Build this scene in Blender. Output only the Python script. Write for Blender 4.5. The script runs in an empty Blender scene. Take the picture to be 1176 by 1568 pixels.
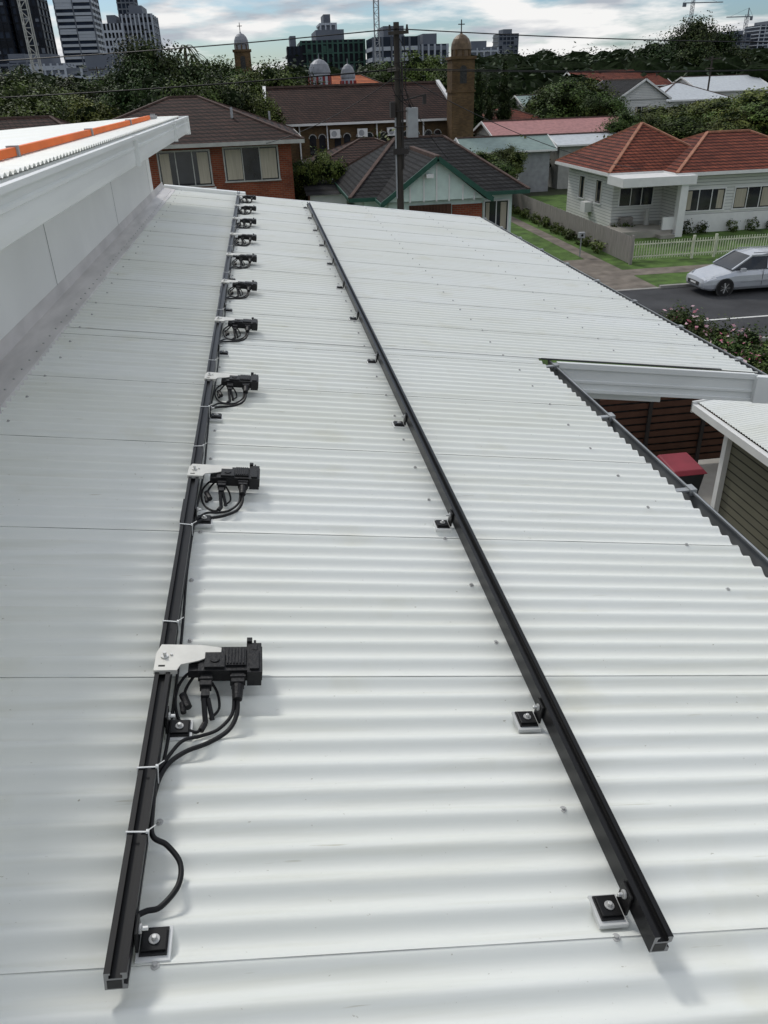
import bpy, math, random
import numpy as np
from mathutils import Vector, Matrix
random.seed(7)
S=bpy.context.scene
# ------------------------------------------------------------------ materials
def nodes(name):
    m=bpy.data.materials.new(name); m.use_nodes=True
    nt=m.node_tree; b=nt.nodes['Principled BSDF']
    return m,nt,b
def L(nt,a,b): nt.links.new(a,b)
def N(nt,t,**k):
    n=nt.nodes.new(t)
    for a,v in k.items(): setattr(n,a,v)
    return n
def c4(c): return (c[0],c[1],c[2],1)
def mat(name,col,rough=.6,metal=0,var=.15,vs=3.0,bump=0,bs=25,stretch=(1,1,1),spec=.3):
    m,nt,b=nodes(name)
    tc=N(nt,'ShaderNodeTexCoord'); mp=N(nt,'ShaderNodeMapping'); mp.inputs['Scale'].default_value=stretch
    L(nt,tc.outputs['Object'],mp.inputs[0])
    no=N(nt,'ShaderNodeTexNoise'); no.inputs['Scale'].default_value=vs; no.inputs['Detail'].default_value=6
    L(nt,mp.outputs[0],no.inputs['Vector'])
    r=N(nt,'ShaderNodeValToRGB'); r.color_ramp.elements[0].position=.3; r.color_ramp.elements[1].position=.7
    r.color_ramp.elements[0].color=c4([max(0,x*(1-var)) for x in col]); r.color_ramp.elements[1].color=c4([min(1,x*(1+var)) for x in col])
    L(nt,no.outputs[0],r.inputs[0]); L(nt,r.outputs[0],b.inputs['Base Color'])
    b.inputs['Roughness'].default_value=rough; b.inputs['Metallic'].default_value=metal
    b.inputs['Specular IOR Level'].default_value=spec
    if bump:
        n2=N(nt,'ShaderNodeTexNoise'); n2.inputs['Scale'].default_value=bs; n2.inputs['Detail'].default_value=4
        L(nt,tc.outputs['Object'],n2.inputs['Vector'])
        bp=N(nt,'ShaderNodeBump'); bp.inputs['Strength'].default_value=bump; bp.inputs['Distance'].default_value=.02
        L(nt,n2.outputs[0],bp.inputs['Height']); L(nt,bp.outputs[0],b.inputs['Normal'])
    return m
def course(name,c1,c2,mo,bw,rh,ms,rough=.75,bump=.4,dirt=.3,spec=.12):
    m,nt,b=nodes(name)
    tc=N(nt,'ShaderNodeTexCoord'); sp=N(nt,'ShaderNodeSeparateXYZ'); L(nt,tc.outputs['Object'],sp.inputs[0])
    ad=N(nt,'ShaderNodeMath',operation='ADD'); L(nt,sp.outputs[0],ad.inputs[0]); L(nt,sp.outputs[1],ad.inputs[1])
    cb=N(nt,'ShaderNodeCombineXYZ'); L(nt,ad.outputs[0],cb.inputs[0]); L(nt,sp.outputs[2],cb.inputs[1])
    br=N(nt,'ShaderNodeTexBrick'); L(nt,cb.outputs[0],br.inputs['Vector'])
    br.inputs['Color1'].default_value=c4(c1); br.inputs['Color2'].default_value=c4(c2); br.inputs['Mortar'].default_value=c4(mo)
    br.inputs['Scale'].default_value=1; br.inputs['Mortar Size'].default_value=ms; br.inputs['Brick Width'].default_value=bw; br.inputs['Row Height'].default_value=rh
    no=N(nt,'ShaderNodeTexNoise'); no.inputs['Scale'].default_value=.9; no.inputs['Detail'].default_value=8; L(nt,tc.outputs['Object'],no.inputs['Vector'])
    mr=N(nt,'ShaderNodeMapRange'); mr.inputs[1].default_value=.3; mr.inputs[2].default_value=.7; mr.inputs[3].default_value=1-dirt; mr.inputs[4].default_value=1+dirt*.6
    L(nt,no.outputs[0],mr.inputs[0])
    mx=N(nt,'ShaderNodeVectorMath',operation='MULTIPLY'); L(nt,br.outputs['Color'],mx.inputs[0]); L(nt,mr.outputs[0],mx.inputs[1])
    L(nt,mx.outputs[0],b.inputs['Base Color']); b.inputs['Roughness'].default_value=rough; b.inputs['Specular IOR Level'].default_value=spec
    bp=N(nt,'ShaderNodeBump'); bp.inputs['Strength'].default_value=bump; bp.inputs['Distance'].default_value=.02; bp.invert=True
    L(nt,br.outputs['Fac'],bp.inputs['Height']); L(nt,bp.outputs[0],b.inputs['Normal'])
    return m
def leafmat(name,cols,rough=.6,vary=True):
    m,nt,b=nodes(name)
    g=N(nt,'ShaderNodeNewGeometry'); r=N(nt,'ShaderNodeValToRGB')
    cr=r.color_ramp; cr.elements[0].color=c4(cols[0]); cr.elements[0].position=0; cr.elements[1].color=c4(cols[-1]); cr.elements[1].position=1
    for i,c in enumerate(cols[1:-1]):
        e=cr.elements.new((i+1)/(len(cols)-1)); e.color=c4(c)
    L(nt,g.outputs['Random Per Island'],r.inputs[0])
    b.inputs['Roughness'].default_value=rough; b.inputs['Specular IOR Level'].default_value=.12
    if vary:
        oi=N(nt,'ShaderNodeObjectInfo'); hs=N(nt,'ShaderNodeHueSaturation')
        a=N(nt,'ShaderNodeMapRange'); a.inputs[3].default_value=.465; a.inputs[4].default_value=.52; L(nt,oi.outputs['Random'],a.inputs[0]); L(nt,a.outputs[0],hs.inputs['Hue'])
        # patchy value: per-tree and per-area differences
        no=N(nt,'ShaderNodeTexNoise'); no.inputs['Scale'].default_value=.45; L(nt,g.outputs['Position'],no.inputs['Vector'])
        v=N(nt,'ShaderNodeMapRange'); v.inputs[1].default_value=.35; v.inputs[2].default_value=.65; v.inputs[3].default_value=.6; v.inputs[4].default_value=1.75; L(nt,no.outputs[0],v.inputs[0]); L(nt,v.outputs[0],hs.inputs['Value'])
        L(nt,r.outputs[0],hs.inputs['Color']); L(nt,hs.outputs[0],b.inputs['Base Color'])
    else: L(nt,r.outputs[0],b.inputs['Base Color'])
    return m
M={}
def roofmat():
    m,nt,b=nodes('white_roof_steel')
    tc=N(nt,'ShaderNodeTexCoord')
    def noise(sc,st,det=5):
        mp=N(nt,'ShaderNodeMapping'); mp.inputs['Scale'].default_value=st; L(nt,tc.outputs['Object'],mp.inputs[0])
        no=N(nt,'ShaderNodeTexNoise'); no.inputs['Scale'].default_value=sc; no.inputs['Detail'].default_value=det; L(nt,mp.outputs[0],no.inputs['Vector']); return no
    def mask(n,a,bb,col):
        r=N(nt,'ShaderNodeValToRGB'); r.color_ramp.elements[0].position=a; r.color_ramp.elements[1].position=bb
        r.color_ramp.elements[0].color=c4(col); r.color_ramp.elements[1].color=(1,1,1,1); L(nt,n.outputs[0],r.inputs[0]); return r
    a=noise(.9,(.35,1.6,1),4); r=N(nt,'ShaderNodeValToRGB'); r.color_ramp.elements[0].position=.3; r.color_ramp.elements[1].position=.72
    r.color_ramp.elements[0].color=(.735,.750,.690,1); r.color_ramp.elements[1].color=(.79,.81,.785,1); L(nt,a.outputs[0],r.inputs[0])
    cur=r
    for n_,a_,b_,c_ in ((noise(7,(.22,5,1),7),.28,.48,(.93,.925,.90)),(noise(70,(1,1.6,1),2),.20,.265,(.55,.52,.46)),
                        (noise(30,(.12,2.4,1),3),.235,.285,(.72,.69,.62)),(noise(3.2,(1,1,1),9),.27,.40,(.94,.93,.89))):
        mk=mask(n_,a_,b_,c_); mm=N(nt,'ShaderNodeVectorMath',operation='MULTIPLY'); L(nt,cur.outputs[0],mm.inputs[0]); L(nt,mk.outputs[0],mm.inputs[1]); cur=mm
    L(nt,cur.outputs[0],b.inputs['Base Color']); b.inputs['Specular IOR Level'].default_value=.35
    rr=N(nt,'ShaderNodeMapRange'); rr.inputs[3].default_value=.42; rr.inputs[4].default_value=.58; L(nt,a.outputs[0],rr.inputs[0]); L(nt,rr.outputs[0],b.inputs['Roughness'])
    return m
M['roof']=roofmat()
M['lapshade']=mat('sheet_lap_shade',(.45,.45,.43),.7,var=.6,vs=5)  # lip darkened in colour for the shadow in the gap at each lap
M['step']=mat('dark_edge_line',(.05,.05,.05),.7)  # plain dark line along the top edge of the step fascia
M['white']=mat('white_painted_steel',(.75,.765,.75),.4,var=.06,vs=2,stretch=(1,.4,3))
M['panel']=mat('white_wall_panel',(.80,.80,.78),.45,var=.05,vs=1.5)
M['flash']=mat('dull_flashing',(.58,.555,.545),.45,var=.16,vs=4,stretch=(3,.6,1))
M['joint']=mat('dark_joint',(.35,.35,.35),.8)
M['black']=mat('black_anodised',(.006,.006,.0065),.36,var=.3,vs=20,stretch=(1,.1,1),spec=.25)
M['plastic']=mat('black_plastic',(.009,.009,.010),.5,var=.3,bump=.15,bs=120)
M['rubber']=mat('black_cable',(.005,.005,.006),.5)
M['alu']=mat('mill_aluminium',(.62,.62,.60),.35,.6,var=.12,vs=30)
M['cut']=mat('cut_rail_end',(.24,.24,.24),.5,.4)
M['bracket']=mat('bracket_aluminium',(.66,.65,.60),.4,.25,var=.08,vs=20)
M['tie']=mat('white_cable_tie',(.75,.76,.75),.5)
M['butyl']=mat('pale_foot_pad',(.60,.61,.60),.6)
M['screw']=mat('roof_screw',(.42,.42,.41),.45,.2)
M['galv']=mat('galvanised_gutter',(.34,.355,.36),.45,.3,var=.25,vs=6)
M['gdark']=mat('dark_recess',(.04,.04,.038),.85,var=.5,vs=9)  # near-black stands in for shade in hollows, arches and gaps; also gutter insides
M['orange']=mat('orange_barrier',(.85,.17,.02),.6)
M['ground']=mat('suburb_ground',(.055,.065,.035),.95,var=.55,vs=.08)
M['lawn']=mat('lawn',(.070,.125,.026),.95,var=.5,vs=1.3,bump=.6,bs=30)
M['asphalt']=mat('asphalt',(.058,.059,.062),.9,var=.25,vs=.7,bump=.3,bs=60,spec=.15)
M['concrete']=mat('concrete',(.33,.31,.275),.85,var=.2,vs=1.2)
M['path']=mat('worn_concrete',(.17,.145,.12),.9,var=.35,vs=1.5)
M['kerb']=mat('kerb',(.30,.29,.27),.85)
M['linepaint']=mat('road_paint',(.68,.68,.65),.7,var=.12,vs=5)
M['brick']=course('red_brick',(.26,.070,.035),(.19,.05,.028),(.20,.14,.10),.24,.086,.008)
M['ochre']=course('ochre_brick',(.15,.095,.045),(.10,.064,.033),(.11,.085,.06),.24,.086,.008)
M['tilebrown']=course('brown_roof_tiles',(.066,.034,.027),(.042,.023,.020),(.008,.006,.005),.30,.135,.024,.8,.9)
M['tiledark']=course('dark_roof_tiles',(.034,.034,.035),(.020,.020,.022),(.006,.006,.006),.30,.13,.024,.8,.9)
M['tilered']=course('terracotta_tiles',(.24,.068,.040),(.15,.042,.028),(.04,.013,.009),.30,.13,.024,.75,.9)
M['ridge']=mat('ridge_capping',(.36,.17,.11),.75,var=.25,vs=4,spec=.15)
M['ridgeb']=mat('ridge_capping_brown',(.095,.065,.055),.8,var=.25,vs=4,spec=.12)
M['boards']=course('white_weatherboard',(.70,.70,.67),(.67,.67,.64),(.28,.28,.28),60,.16,.012,.6,.7,.08)
M['khaki']=course('khaki_weatherboard',(.17,.165,.12),(.15,.145,.11),(.045,.043,.035),60,.15,.014,.6,.8,.15)
M['mint']=mat('mint_cladding',(.60,.72,.66),.65,var=.08)
M['green']=mat('green_trim',(.025,.085,.06),.5)
M['trim']=mat('white_trim',(.73,.73,.71),.5,var=.05)
M['glass']=mat('window_glass',(.018,.021,.025),.08,var=.5,vs=1.5,spec=.6)
M['curtain']=mat('curtain',(.42,.38,.30),.9,var=.15,vs=3,stretch=(5,5,.3))
M['lattice']=mat('brown_lattice',(.085,.040,.025),.8)
M['timber']=mat('grey_timber',(.26,.24,.22),.85,var=.25,vs=3,stretch=(1,6,.5))
M['cream']=mat('cream_fence',(.60,.61,.48),.55)
M['pole']=mat('hardwood_pole',(.055,.047,.040),.9,var=.35,vs=5,stretch=(1,1,.15))
M['steel']=mat('dark_steel',(.035,.030,.028),.6)
M['greymetal']=mat('grey_metal',(.33,.34,.35),.5)
M['pinkroof']=mat('faded_pink_roof',(.36,.17,.16),.6,var=.2)
M['greyroof']=mat('grey_green_roof',(.20,.27,.25),.5,var=.12)
M['paleroof']=mat('pale_roof',(.50,.53,.55),.45,var=.1)
M['render']=mat('pale_render',(.42,.42,.39),.8,var=.12)
M['blue']=mat('blue_wall',(.02,.14,.45),.6)
M['copper']=mat('dome_copper',(.13,.09,.055),.5,.2,var=.3,vs=3)
M['domegrey']=mat('dome_grey',(.22,.23,.25),.5,.2)
M['redwin']=mat('red_window',(.22,.03,.03),.5)
M['orangetile']=course('orange_tiles',(.50,.15,.06),(.40,.11,.045),(.15,.05,.03),.3,.13,.02)
M['towerglass']=mat('tower_glass',(.016,.024,.042),.35,var=.4,vs=.15,spec=.2)
M['towerdark']=mat('tower_dark',(.012,.014,.020),.5,var=.3,vs=.1,spec=.15)
M['towerwhite']=mat('tower_white',(.42,.45,.50),.6,var=.08)
M['towergrey']=mat('tower_grey',(.13,.145,.175),.6,var=.15,vs=.1)
M['greenglass']=mat('green_scaffold_mesh',(.035,.085,.065),.5,var=.3,vs=.2)
M['silver']=mat('silver_car_paint',(.55,.57,.60),.25,.35,var=.03,spec=.5)
M['tyre']=mat('tyre',(.015,.015,.015),.8)
M['lamp']=mat('headlight',(.6,.62,.65),.1,.2)
M['redlamp']=mat('tail_light',(.35,.02,.02),.2)
M['bark']=mat('bark',(.075,.058,.042),.9,var=.4,vs=6)
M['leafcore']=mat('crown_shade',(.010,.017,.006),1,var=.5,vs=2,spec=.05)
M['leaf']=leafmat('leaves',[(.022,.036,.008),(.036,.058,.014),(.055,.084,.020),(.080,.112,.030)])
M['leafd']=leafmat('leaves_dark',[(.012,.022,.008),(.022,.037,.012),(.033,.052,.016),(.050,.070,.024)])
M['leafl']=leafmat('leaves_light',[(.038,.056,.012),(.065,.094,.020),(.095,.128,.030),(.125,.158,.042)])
M['leaffar']=leafmat('leaves_far',[(.016,.027,.016),(.026,.041,.022),(.040,.058,.030),(.056,.074,.038)])
M['petal']=leafmat('rose_petals',[(.45,.10,.16),(.6,.3,.36),(.65,.5,.52)],vary=False)
M['binlid']=mat('dark_red_bin_lid',(.26,.030,.045),.5)
M['binbody']=mat('dark_bin_body',(.03,.035,.04),.6)
# ------------------------------------------------------------------ mesh builder
class MB:
    def __init__(s): s.v=[];s.f=[];s.m=[];s.ml=[];s.T=None
    def mi(s,m):
        m=M[m] if isinstance(m,str) else m
        if m not in s.ml: s.ml.append(m)
        return s.ml.index(m)
    def raw(s,vs,fs,m):
        o=len(s.v)
        if s.T is not None: vs=[tuple(s.T@Vector(p)) for p in vs]
        s.v+= [tuple(p) for p in vs]; i=s.mi(m)
        for f in fs: s.f.append(tuple(o+a for a in f)); s.m.append(i)
    def poly(s,pts,m): s.raw(pts,[tuple(range(len(pts)))],m)
    def box(s,x0,x1,y0,y1,z0,z1,m):
        s.raw([(x0,y0,z0),(x1,y0,z0),(x1,y1,z0),(x0,y1,z0),(x0,y0,z1),(x1,y0,z1),(x1,y1,z1),(x0,y1,z1)],
              [(0,3,2,1),(4,5,6,7),(0,1,5,4),(1,2,6,5),(2,3,7,6),(3,0,4,7)],m)
    def beam(s,p0,p1,w,h,m):
        p0=Vector(p0);p1=Vector(p1);d=(p1-p0).normalized()
        up=Vector((0,0,1)) if abs(d.z)<.95 else Vector((0,1,0))
        a=d.cross(up).normalized()*w/2; b=a.cross(d).normalized()*h/2
        vs=[p+q for p in (p0,p1) for q in (-a-b,a-b,a+b,-a+b)]
        s.raw(vs,[(0,1,2,3),(7,6,5,4),(0,4,5,1),(1,5,6,2),(2,6,7,3),(3,7,4,0)],m)
    def cyl(s,p0,p1,r0,r1,n,m,cap=True):
        p0=Vector(p0);p1=Vector(p1);d=(p1-p0).normalized()
        up=Vector((0,0,1)) if abs(d.z)<.9 else Vector((1,0,0))
        a=d.cross(up).normalized(); b=d.cross(a)
        vs=[];fs=[]
        for p,r in ((p0,r0),(p1,r1)):
            for i in range(n):
                t=2*math.pi*i/n; vs.append(p+a*math.cos(t)*r+b*math.sin(t)*r)
        for i in range(n): fs.append((i,(i+1)%n,n+(i+1)%n,n+i))
        if cap: fs.append(tuple(range(n))[::-1]); fs.append(tuple(range(n,2*n)))
        s.raw(vs,fs,m)
    def tube(s,path,r,n,m):
        P=[Vector(p) for p in path]
        Q=[]
        for i in range(len(P)-1):
            a=P[max(0,i-1)];b=P[i];c=P[i+1];d=P[min(len(P)-1,i+2)]
            for k in range(6):
                t=k/6; Q.append(.5*((2*b)+(c-a)*t+(2*a-5*b+4*c-d)*t*t+(3*b-a-3*c+d)*t**3))
        Q.append(P[-1]); vs=[];fs=[]; prev=Vector((0.13,.2,1)).normalized()
        for i,p in enumerate(Q):
            d=(Q[min(i+1,len(Q)-1)]-Q[max(i-1,0)]).normalized()
            a=(prev-d*prev.dot(d)); a=a.normalized() if a.length>1e-4 else d.orthogonal().normalized(); prev=a; b=d.cross(a)
            for k in range(n):
                t=2*math.pi*k/n; vs.append(p+a*math.cos(t)*r+b*math.sin(t)*r)
        for i in range(len(Q)-1):
            for k in range(n): fs.append((i*n+k,i*n+(k+1)%n,(i+1)*n+(k+1)%n,(i+1)*n+k))
        fs.append(tuple(range(n))); fs.append(tuple(range((len(Q)-1)*n,len(Q)*n)))
        s.raw(vs,fs,m)
    def rev(s,c,prof,n,m):
        vs=[];fs=[]
        for r,z in prof:
            for i in range(n):
                t=2*math.pi*i/n+.2; vs.append((c[0]+r*math.cos(t),c[1]+r*math.sin(t),c[2]+z))
        for j in range(len(prof)-1):
            for i in range(n): fs.append((j*n+i,j*n+(i+1)%n,(j+1)*n+(i+1)%n,(j+1)*n+i))
        s.raw(vs,fs,m)
    def extr(s,prof,y0,y1,m,capm=None):
        n=len(prof); vs=[(x,y0,z) for x,z in prof]+[(x,y1,z) for x,z in prof]
        s.raw(vs,[(i,(i+1)%n,n+(i+1)%n,n+i) for i in range(n)],m)
        s.raw(vs,[tuple(range(n))[::-1],tuple(range(n,2*n))],capm or m)
    def build(s,name,parent=None,smooth=False,bevel=0,loc=None):
        me=bpy.data.meshes.new(name); me.from_pydata(s.v,[],s.f)
        for m in s.ml: me.materials.append(m)
        me.polygons.foreach_set('material_index',s.m)
        if smooth: me.polygons.foreach_set('use_smooth',[True]*len(s.f))
        me.update(); o=bpy.data.objects.new(name,me); S.collection.objects.link(o)
        if parent: o.parent=parent
        if bevel:
            b=o.modifiers.new('bevel','BEVEL'); b.width=bevel; b.segments=2; b.limit_method='ANGLE'
        return o
def empty(name,loc=(0,0,0)):
    o=bpy.data.objects.new(name,None); o.location=loc; o.empty_display_size=.3; S.collection.objects.link(o); return o
# ------------------------------------------------------------------ camera
cx=Vector((.9891,-.1457,-.0316)); cy=Vector((.0979,.4746,.8748)); cz=Vector((-.1125,-.8683,.4835))
cz.normalize(); cx=(cx-cz*cx.dot(cz)).normalized(); cy=cz.cross(cx)
cam=bpy.data.cameras.new('camera'); co=bpy.data.objects.new('camera',cam); S.collection.objects.link(co)
mw=Matrix((cx,cy,cz)).transposed().to_4x4(); mw.translation=Vector((0,0,7.6)); co.matrix_world=mw
cam.sensor_fit='VERTICAL'; cam.sensor_height=36; cam.lens=36*1180/1568; cam.clip_start=.05; cam.clip_end=6000
S.camera=co
SL=.137; ANG=math.atan(SL)
def rz(x): return 6.214-SL*x
# ------------------------------------------------------------------ our roof
A=.0095; PI2=2*math.pi
def wave(t):
    c=math.cos(t); return c+.10*math.cos(2*t)
def sheet(b,y0,y1,xa,xb,zf,per=14,k=0,lip=True):
    n=max(2,int(round((y1-y0)/.0762*per))); vs=[];fs=[]
    cols=[xa+(xb-xa)*i/3 for i in range(4)]
    for j in range(n+1):
        y=y0+(y1-y0)*j/n; s=(y-y0)/(y1-y0)
        dz=A*wave(PI2*(y-.845)/.0762)+.0022*(1-s)
        for x in cols: vs.append((x,y-.02*x,zf(x)+dz))
    for j in range(n):
        for i in range(3): fs.append((j*4+i,j*4+i+1,(j+1)*4+i+1,(j+1)*4+i))
    b.raw(vs,fs,'roof')
    if lip:
        b.raw([vs[0],vs[3],(vs[3][0],vs[3][1]+.0005,vs[3][2]-.0028),(vs[0][0],vs[0][1]+.0005,vs[0][2]-.0028)],[(0,3,2,1)],'lapshade')
roof=empty('corrugated_roof')
b=MB()
k=-3
while True:
    y0=.845+.762*k; y1=y0+.762+.025
    if y0>12.3: break
    y1=min(y1,12.32)
    if y1>4.80 and y0<4.80:
        sheet(b,y0,4.80,-1.36,1.685,rz); sheet(b,4.80,y1,-1.36,3.27,rz,lip=False)
    else: sheet(b,y0,y1,-1.36,1.685 if y1<4.9 else 3.27,rz)
    k+=1
b.build('sheets',roof,True)
b=MB()
rows=[-1.18,-.335,.535,1.455,2.35,3.12]
for xr in rows:
    j=-6
    while True:
        y=.8450+ .0762*4*j; j+=1
        if y>12.2: break
        if xr>1.7 and y<4.9: continue
        x=xr+random.uniform(-.014,.014); yy=y-.02*x; z=rz(x)+A*1.1
        b.cyl((x,yy,z-.001),(x,yy,z+.0015),.0085,.008,10,'screw'); b.cyl((x,yy,z+.001),(x,yy,z+.006),.0045,.004,6,'screw')
b.build('screws',roof)
b=MB()
def slab(b,xa,xb,ya,yb,za,zb,m):
    b.raw([(xa,ya,rz(xa)+za),(xb,ya,rz(xb)+za),(xb,yb,rz(xb)+za),(xa,yb,rz(xa)+za),(xa,ya,rz(xa)+zb),(xb,ya,rz(xb)+zb),(xb,yb,rz(xb)+zb),(xa,yb,rz(xa)+zb)],
              [(0,3,2,1),(4,5,6,7),(0,1,5,4),(1,2,6,5),(2,3,7,6),(3,0,4,7)],m)
slab(b,-1.42,-.28,12.22,12.36,-.15,.055,'white')
slab(b,-.28,3.27,12.27,12.34,-.15,.012,'white')
b.build('barge_capping',roof,bevel=.004)
b=MB()
b.raw([(-1.43,-2,rz(-1.43)+.10),(-1.415,-2,rz(-1.4)+.03),(-1.26,-2,rz(-1.26)+.016),(-1.252,-2,rz(-1.25)-.008),
       (-1.43,12.2,rz(-1.43)+.10),(-1.415,12.2,rz(-1.4)+.03),(-1.26,12.2,rz(-1.26)+.016),(-1.252,12.2,rz(-1.25)-.008)],[(0,1,5,4),(1,2,6,5),(2,3,7,6)],'flash')
y=-1.5
while y<12: 
    b.cyl((-1.295,y,rz(-1.295)+.014),(-1.295,y,rz(-1.295)+.024),.007,.005,8,'screw'); y+=.152
b.build('apron_flashing',roof)
b=MB()
def gutter(b,xi,xo,ya,yb,zt,dep):
    P=[(xi,zt-.01),(xi,zt-dep),(xo,zt-dep),(xo,zt),(xo-.012,zt+.003),(xo-.012,zt-.006)]
    for i in range(len(P)-1):
        (x0,z0),(x1,z1)=P[i],P[i+1]
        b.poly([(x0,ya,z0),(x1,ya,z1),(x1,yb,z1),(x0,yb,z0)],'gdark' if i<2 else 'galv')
    b.poly([(xo+.002,ya,zt-dep),(xo+.002,ya,zt),(xo+.002,yb,zt),(xo+.002,yb,zt-dep)],'galv')
    y=ya+.35
    while y<yb:
        b.box(xi-.01,xo,y,y+.03,zt-.004,zt+.004,'galv'); b.box(xo-.02,xo+.010,y-.012,y+.042,zt-.02,zt+.012,'galv'); y+=.9
gutter(b,1.655,1.775,-2,4.83,5.965,.11)
gutter(b,3.24,3.345,4.72,12.3,5.755,.10)
b.build('gutters',roof)
b=MB()
slab(b,1.80,3.24,4.70,4.735,-.185,.005,'white')
slab(b,1.80,3.24,4.685,4.70,-.03,.010,'white')
slab(b,1.80,3.24,4.69,4.70,-.125,-.105,'white')
slab(b,1.80,3.24,4.685,4.70,-.19,-.165,'white')
slab(b,1.70,3.0,4.742,4.757,.006,.016,'step')
slab(b,1.70,2.6,4.78,4.82,-.26,-.19,'white')
slab(b,3.225,3.36,4.66,4.72,-.19,.0,'white')
b.build('fascia_boards',roof,bevel=.003)
bl=empty('white_building')
b=MB()
b.box(-1.44,1.5,-6,4.85,0,5.75,'render'); b.box(-1.44,1.5,4.86,12.2,0,5.8,'render')
for y in (9.0,12.1): b.box(3.05,3.15,y,y+.1,0,5.68,'trim')
b.build('lower_walls',bl)
b=MB(); b.box(-9,-1.43,-6,11.15,0,7.14,'panel'); b.build('upper_walls',bl)
b=MB()
y=.2
while y<11.1:
    b.box(-1.4285,-1.427,y-.003,y+.003,rz(-1.43)+.1,7.14,'joint'); y+=2.65
b.build('panel_joints',bl)
b=MB()
prof=[(-1.428,7.142),(-.925,7.142),(-.905,7.155),(-.898,7.19),(-.898,7.255),(-.888,7.262),(-.888,7.275),(-.898,7.282),(-.898,7.315),(-.872,7.322),(-.872,7.345),(-.905,7.345),(-.91,7.30),(-1.0,7.30),(-1.02,7.325),(-1.428,7.325)]
b.extr(prof,-3,11.32,'white'); b.box(-1.0,-.87,11.322,11.335,7.135,7.348,'white')
for y in (2.1,6.3,9.4): b.box(-.9,-.866,y,y+.03,7.15,7.35,'white')
b.build('upper_gutter',bl)
b=MB()
def zu(x): return 7.345 if x>-1.5 else 7.345-(-1.5-x)*.05
for (xa,xb) in ((-.99,-1.5),(-1.5,-9.2)):
    n=14.3/.0762
    cols=[xa,xb]; vs=[];fs=[]
    cnt=int(n*8)
    for i in range(cnt+1):
        y=-3+14.3*i/cnt
        for x in cols: vs.append((x,y,zu(x)+.0085*math.cos(PI2*y/.0762)))
    for i in range(cnt): fs.append((2*i,2*i+1,2*i+3,2*i+2))
    b.raw(vs,fs,'roof')
b.build('upper_roof_sheets',bl,True)
b=MB(); b.box(-1.22,-1.19,-3,10.0,7.357,7.395,'orange')
for y in range(0,11,2): b.box(-1.235,-1.18,y+.4,y+.43,7.35,7.402,'joint')
b.box(-1.26,-1.17,10.1,10.5,7.355,7.385,'joint')
b.build('orange_edge_strip',bl)
# ------------------------------------------------------------------ solar rails
def local(x,y): return Matrix.Translation((x,y,rz(x)))@Matrix.Rotation(ANG,4,'Y')
def rail(xc,y0,y1):
    e=empty('solar_mounting_rail')
    b=MB(); b.T=local(xc,0)
    w=.0185; z0=.036; z1=.080
    prof=[(-w,z0),(w,z0),(w,z0+.012),(w-.006,z0+.014),(w-.006,z0+.026),(w,z0+.028),(w,z1),(.008,z1),(.008,z1-.004),(.011,z1-.006),(.011,z1-.014),(-.011,z1-.014),(-.011,z1-.006),(-.008,z1-.004),(-.008,z1),(-w,z1)]
    b.extr(prof,y0,y1,'black','cut')
    b.box(-.014,.010,y0-.001,y0,z0+.004,z0+.025,'gdark')
    b.build('rail',e)
    b=MB(); b.T=local(xc,0)
    s=1 if xc<0 else -1
    y=[.89,1.42]+[2.45+i for i in range(10)]
    for f in y:
        if f>y1: continue
        x0,x1=(w+.002,w+.062) if s>0 else (-w-.062,-w-.002)
        b.box(x0,x1,f-.034,f+.032,.004,.015,'butyl'); b.box(x0+.006,x1-.006,f-.025,f+.027,.015,.020,'plastic')
        xi0,xi1=(w+.001,w+.007) if s>0 else (-w-.007,-w-.001)
        b.box(x0+.009,x1-.009,f-.020,f+.022,.020,.025,'black'); b.box(xi0,xi1,f-.020,f+.020,.020,.072,'black')
        xm=(x0+x1)/2; b.cyl((xm,f,.025),(xm,f,.028),.010,.010,14,'screw'); b.cyl((xm,f,.028),(xm,f,.035),.0055,.005,6,'alu')
        xe=xi1 if s>0 else xi0
        b.cyl((xe,f,.058),(xe+s*.005,f,.058),.009,.009,12,'screw'); b.cyl((xe+s*.005,f,.058),(xe+s*.016,f,.058),.0045,.0045,6,'alu')
    b.build('feet',e,bevel=.001)
    b=MB(); b.T=local(xc,0)
    for f in (2.15,5.6,9.0):
        if xc<0: f+=.28
        x0,x1=(-w-.006,-w-.001) if xc<0 else (w+.001,w+.006)
        b.box(x0,x1,f-.08,f+.08,z0+.002,z1-.012,'black')
    b.build('splice_plates',e)
    return e
rail(-.378,.80,12.1); er=rail(.583,.785,11.6)
b=MB(); b.T=local(-.378,0)
for f in (1.075,1.24,1.76,2.3,2.95,3.4,4.1,5.2,6.4,7.6,8.8):
    sk=random.uniform(-.004,.004)
    b.beam((-.0205,f-sk,.0825),(.0225,f+sk,.0825),.0032,.0018,'tie'); b.box(.0205,.0225,f+sk-.0016,f+sk+.0016,.03,.0833,'tie'); b.box(-.0215,-.0195,f-sk-.0016,f-sk+.0016,.03,.0833,'tie')
    b.box(.017,.023,f+sk-.003,f+sk+.003,.081,.087,'tie'); b.beam((.02,f+sk,.086),(.035,f+sk+.006,.094),.002,.001,'tie')
b.build('cable_ties')
b=MB(); b.T=local(-.378,0)
b.tube([(.012,1.30,.030),(.018,1.16,.045),(.026,1.09,.052),(.055,1.075,.04),(.083,1.04,.03),(.083,.995,.025),(.055,.955,.022),(.030,.945,.026),(.012,.93,.03),(0,.90,.03)],.0056,8,'rubber')
pth=[(.016,1.2,.03)]
y=1.4
while y<12: pth.append((.024+.006*math.sin(y*5),y,.030+.012*math.sin(y*3.1))); y+=.35
b.tube(pth,.0045,6,'rubber')
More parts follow.
